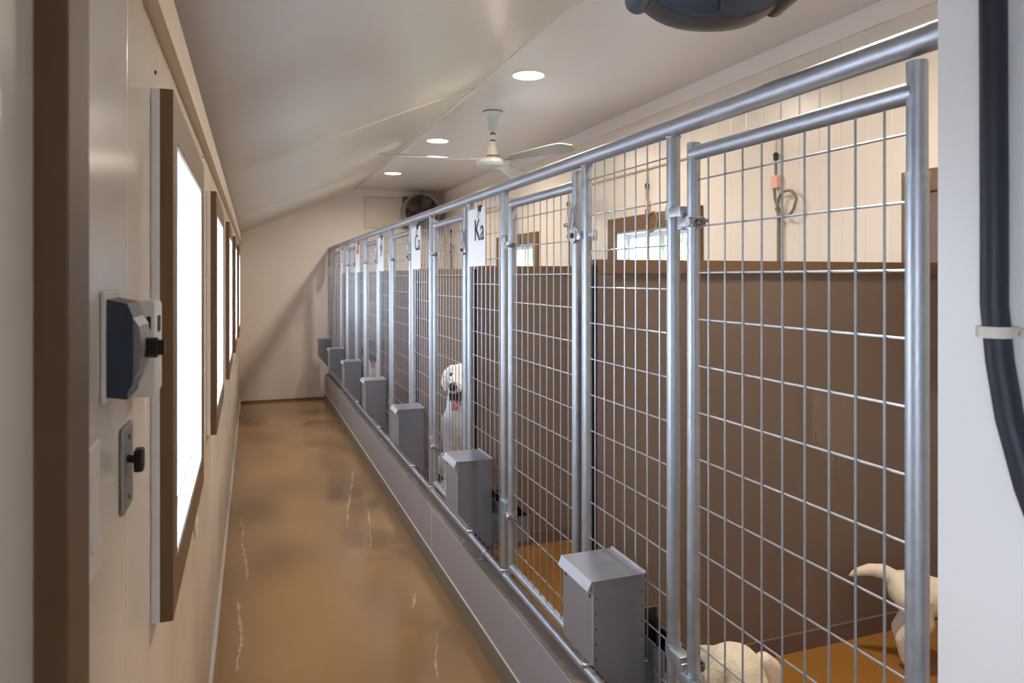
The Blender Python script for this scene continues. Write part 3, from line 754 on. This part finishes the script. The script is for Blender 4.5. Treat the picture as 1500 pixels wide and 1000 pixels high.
# ================================================================== DOGS
def blob_mesh(name, chains, m, vox=.012, sm=6):
    bm = nb()
    for ch in chains:
        for i in range(len(ch)-1 if len(ch) > 1 else 1):
            (p0, r0), (p1, r1) = ch[i], ch[min(i+1, len(ch)-1)]
            p0, p1 = Vector(p0), Vector(p1); L_ = (p1-p0).length
            n = max(1, int(L_/(min(r0, r1)*.45)))
            for k in range(n+1):
                u = k/n
                bmesh.ops.create_icosphere(bm, subdivisions=2, radius=r0*(1-u)+r1*u, matrix=Matrix.Translation(p0.lerp(p1, u)))
    me = mesh(name, bm, None); o = bpy.data.objects.new(name, me); C.objects.link(o)
    rm = o.modifiers.new('r', 'REMESH'); rm.mode = 'VOXEL'; rm.voxel_size = vox
    s_ = o.modifiers.new('s', 'SMOOTH'); s_.iterations = sm; s_.factor = .5
    bpy.context.view_layer.update()
    out = bpy.data.meshes.new_from_object(o.evaluated_get(bpy.context.evaluated_depsgraph_get()))
    bpy.data.objects.remove(o); out.materials.clear(); out.materials.append(M[m])
    out.polygons.foreach_set('use_smooth', [True]*len(out.polygons)); return out
def sphere(name, p, r, m, par, sc=(1, 1, 1)):
    bm = nb(); bmesh.ops.create_icosphere(bm, subdivisions=2, radius=r)
    bmesh.ops.scale(bm, vec=sc, verts=bm.verts); bmesh.ops.translate(bm, vec=p, verts=bm.verts)
    return obj(name, bm, m, par, True)
def sitting_dog(loc, rotz, scale, fur, label, chest=None, fluffy=1.0, hw=1.0, tail=True):
    """faces local +x; sits on its haunches, front legs straight, mouth open"""
    t = thing('dog', label, 'dog', loc, rotz); t.scale = (scale,)*3
    f = fluffy; fl = .085 if hw > .7 else .055
    ch = [
     [((-.02, 0, .17), .15*f), ((.08, 0, .32), .145*f), ((.17, 0, .47), .135*f), ((.20, 0, .58), .105*f), ((.22, 0, .69), .09*f), ((.235, 0, .765), .090)],
     [((.235, 0, .775), .092), ((.30, 0, .765), .072), ((.36, 0, .745), .052), ((.415, 0, .738), .042)],
     [((.26, 0, .70), .04), ((.315, 0, .655), .030), ((.36, 0, .630), .022)],
     [((.235, 0, .80), .082), ((.25, .03, .82), .055)], [((.235, 0, .80), .082), ((.25, -.03, .82), .055)]]
    for s in (-1, 1):
        ch.append([((.17, s*fl*.9, .47), .08*f), ((.19, s*fl, .33), .055*f), ((.205, s*fl, .17), .043), ((.22, s*fl, .06), .040), ((.25, s*fl, .032), .036), ((.285, s*fl, .028), .028)])
        ch.append([((-.02, s*.10*hw, .17), .11*f), ((.12, s*.15*hw, .17), .075*f), ((.05, s*.155*hw, .07), .045), ((.0, s*.15*hw, .04), .036), ((.15, s*.15*hw, .032), .034), ((.20, s*.15*hw, .028), .026)])
    if tail: ch.append([((-.12, 0, .09), .05), ((-.24, .05, .05), .045*f), ((-.30, .16, .045), .04*f), ((-.27, .24, .04), .02)])
    body = obj('body', blob_mesh('dog_body', ch, fur), None, t)
    for s in (-1, 1):
        e = blob_mesh('ear', [[((.20, s*.07, .835), .030), ((.20, s*.105, .80), .032), ((.21, s*.115, .745), .030), ((.215, s*.112, .70), .016)]], fur if fur != 'fur_w' else 'fur_w', .008, 3)
        obj('ear', e, None, t)
        sphere('eye', (.322, s*.040, .812), .015, 'eye', t)
    sphere('nose', (.445, 0, .752), .030, 'nose', t, (.8, 1.1, .85) if False else (1, 1, 1))
    bm = nb(); prism(bm, [(.28, .705), (.40, .712), (.438, .704), (.42, .680), (.375, .642), (.30, .655)], 'y', -.034, .034); obj('mouth', bm, 'nose', t)
    bm = nb(); prism(bm, [(.33, .668), (.385, .660), (.402, .640), (.405, .590), (.396, .588), (.386, .632), (.33, .650)], 'y', -.022, .022); obj('tongue', bm, 'tongue', t)
    if chest:
        c = blob_mesh('chest_fur', [[((.255, 0, .60), .085), ((.265, 0, .50), .09), ((.255, 0, .40), .075)]], chest, .012, 3); obj('chest_fur', c, None, t)
    return t
sitting_dog((1.53, 5.03, ZP), math.radians(-120), 1.05, 'fur_w', 'fluffy white dog with open mouth sitting behind the third gate', fluffy=1.06, tail=False, hw=.85)
sitting_dog((1.335, 7.93, ZP), math.radians(-105), .97, 'fur_b', 'black and white dog with tongue out behind the fifth gate', chest='fur_w', fluffy=.85, hw=.6, tail=False)

# standing cream dog seen from behind in the nearest pen
def standing_dog(loc, rotz, scale, label, tail_down=False):
    """faces local +x, about .55 m tall at the shoulder before scaling"""
    t = thing('dog', label, 'dog', loc, rotz); t.scale = (scale,)*3
    ch = [[((-.26, 0, .44), .115), ((-.10, 0, .42), .115), ((.08, 0, .41), .135), ((.20, 0, .44), .13), ((.30, 0, .53), .09), ((.37, 0, .62), .082)],
          [((.37, 0, .63), .088), ((.45, 0, .62), .065), ((.53, 0, .60), .045)],
          [((-.33, 0, .50), .050), ((-.39, 0, .53), .046), ((-.46, .0, .53), .038), ((-.53, .0, .505), .027), ((-.575, .0, .475), .012)]]
    if tail_down: ch[2] = [((-.34, 0, .47), .045), ((-.40, .05, .40), .036), ((-.42, .08, .30), .026), ((-.41, .09, .22), .012)]
    for s in (-1, 1):
        ch.append([((-.25, s*.06, .42), .10), ((-.20, s*.085, .29), .075), ((-.30, s*.085, .17), .042), ((-.28, s*.085, .06), .034), ((-.25, s*.085, .03), .036), ((-.215, s*.085, .026), .026)])
        ch.append([((.20, s*.06, .40), .08), ((.19, s*.08, .28), .055), ((.20, s*.08, .15), .040), ((.20, s*.08, .05), .034), ((.24, s*.08, .028), .032)])
    obj('body', blob_mesh('dog_body', ch, 'fur_c', .011), None, t)
    for s in (-1, 1):
        obj('ear', blob_mesh('ear', [[((.35, s*.07, .685), .028), ((.36, s*.10, .65), .030), ((.375, s*.105, .60), .018)]], 'fur_c', .008, 3), None, t)
        sphere('eye', (.437, s*.036, .655), .012, 'eye', t)
    sphere('nose', (.572, 0, .607), .02, 'nose', t)
    return t
standing_dog((2.58, 1.97, ZP), math.radians(-42), .66, 'cream puppy standing by the divider, rump and tail showing')
# second cream dog near the gate, only its head and back rise into view

def lying_dog(loc, rotz, label):
    """lies on its belly facing local +x with the head raised"""
    t = thing('dog', label, 'dog', loc, rotz)
    ch = [[((-.35, 0, .125), .12), ((-.1, 0, .135), .13), ((.14, 0, .15), .125), ((.25, 0, .23), .09), ((.335, 0, .315), .092)],
          [((.335, 0, .325), .094), ((.42, 0, .305), .062), ((.50, 0, .288), .044)],
          [((-.44, -.02, .09), .04), ((-.43, -.16, .04), .035), ((-.33, -.25, .03), .015)]]
    for s in (-1, 1):
        ch.append([((.13, s*.07, .12), .08), ((.16, s*.09, .05), .045), ((.40, s*.085, .035), .034), ((.45, s*.08, .03), .03)])
        ch.append([((-.30, s*.05, .12), .09), ((-.12, s*.085, .10), .05), ((-.26, s*.10, .04), .032), ((-.08, s*.095, .03), .028)])
    obj('body', blob_mesh('dog_body', ch, 'fur_c', .011), None, t)
    for s in (-1, 1):
        obj('ear', blob_mesh('ear', [[((.30, s*.075, .372), .028), ((.305, s*.106, .342), .032), ((.315, s*.114, .285), .032), ((.33, s*.108, .235), .018)]], 'fur_c', .008, 3), None, t)
        sphere('eye', (.412, s*.040, .345), .012, 'eye', t)
    sphere('nose', (.540, 0, .298), .02, 'nose', t)
    return t
lying_dog((1.372, 1.44, ZP), math.radians(88), 'cream dog lying behind the nearest gate, head rising at the bottom edge')

# ================================================================== OUTSIDE
def shrub(x, y, r, h, label):
    bm = nb()
    for i in range(16):
        a = random.uniform(0, 2*PI); q = r*random.uniform(0, .6); z = random.uniform(.25, .9)*h
        bmesh.ops.create_icosphere(bm, subdivisions=2, radius=r*random.uniform(.35, .6), matrix=Matrix.Translation((q*math.cos(a), q*math.sin(a), z)))
    for v in bm.verts: v.co += Vector((random.uniform(-1, 1), random.uniform(-1, 1), random.uniform(-1, 1)))*r*.05
    t = thing('shrub', label, 'shrub', (x, y, -.13), group='green shrubs outside the kennel windows')
    obj('foliage', bm, 'leaf', t)
    bm = nb(); tube(bm, [(0, 0, 0), (0, 0, h*.5)], .06, 8); obj('stem', bm, 'div_cap', t)
SL = ['leafy shrub outside the second kennel window, nearest of the row', 'tall leafy shrub in the middle of the row outside', 'low rounded shrub outside, beyond the tall one', 'wide leafy shrub outside the nearest kennel window', 'last green shrub of the row outside']
for i, (x, y, r, h) in enumerate([(8.5, 9, 1.3, 2.6), (9.5, 13, 1.6, 3.2), (8, 16, 1.4, 2.4), (11, 6, 1.5, 3.0), (9, 19.5, 1.6, 3.0)]):
    shrub(x, y, r, h, SL[i])
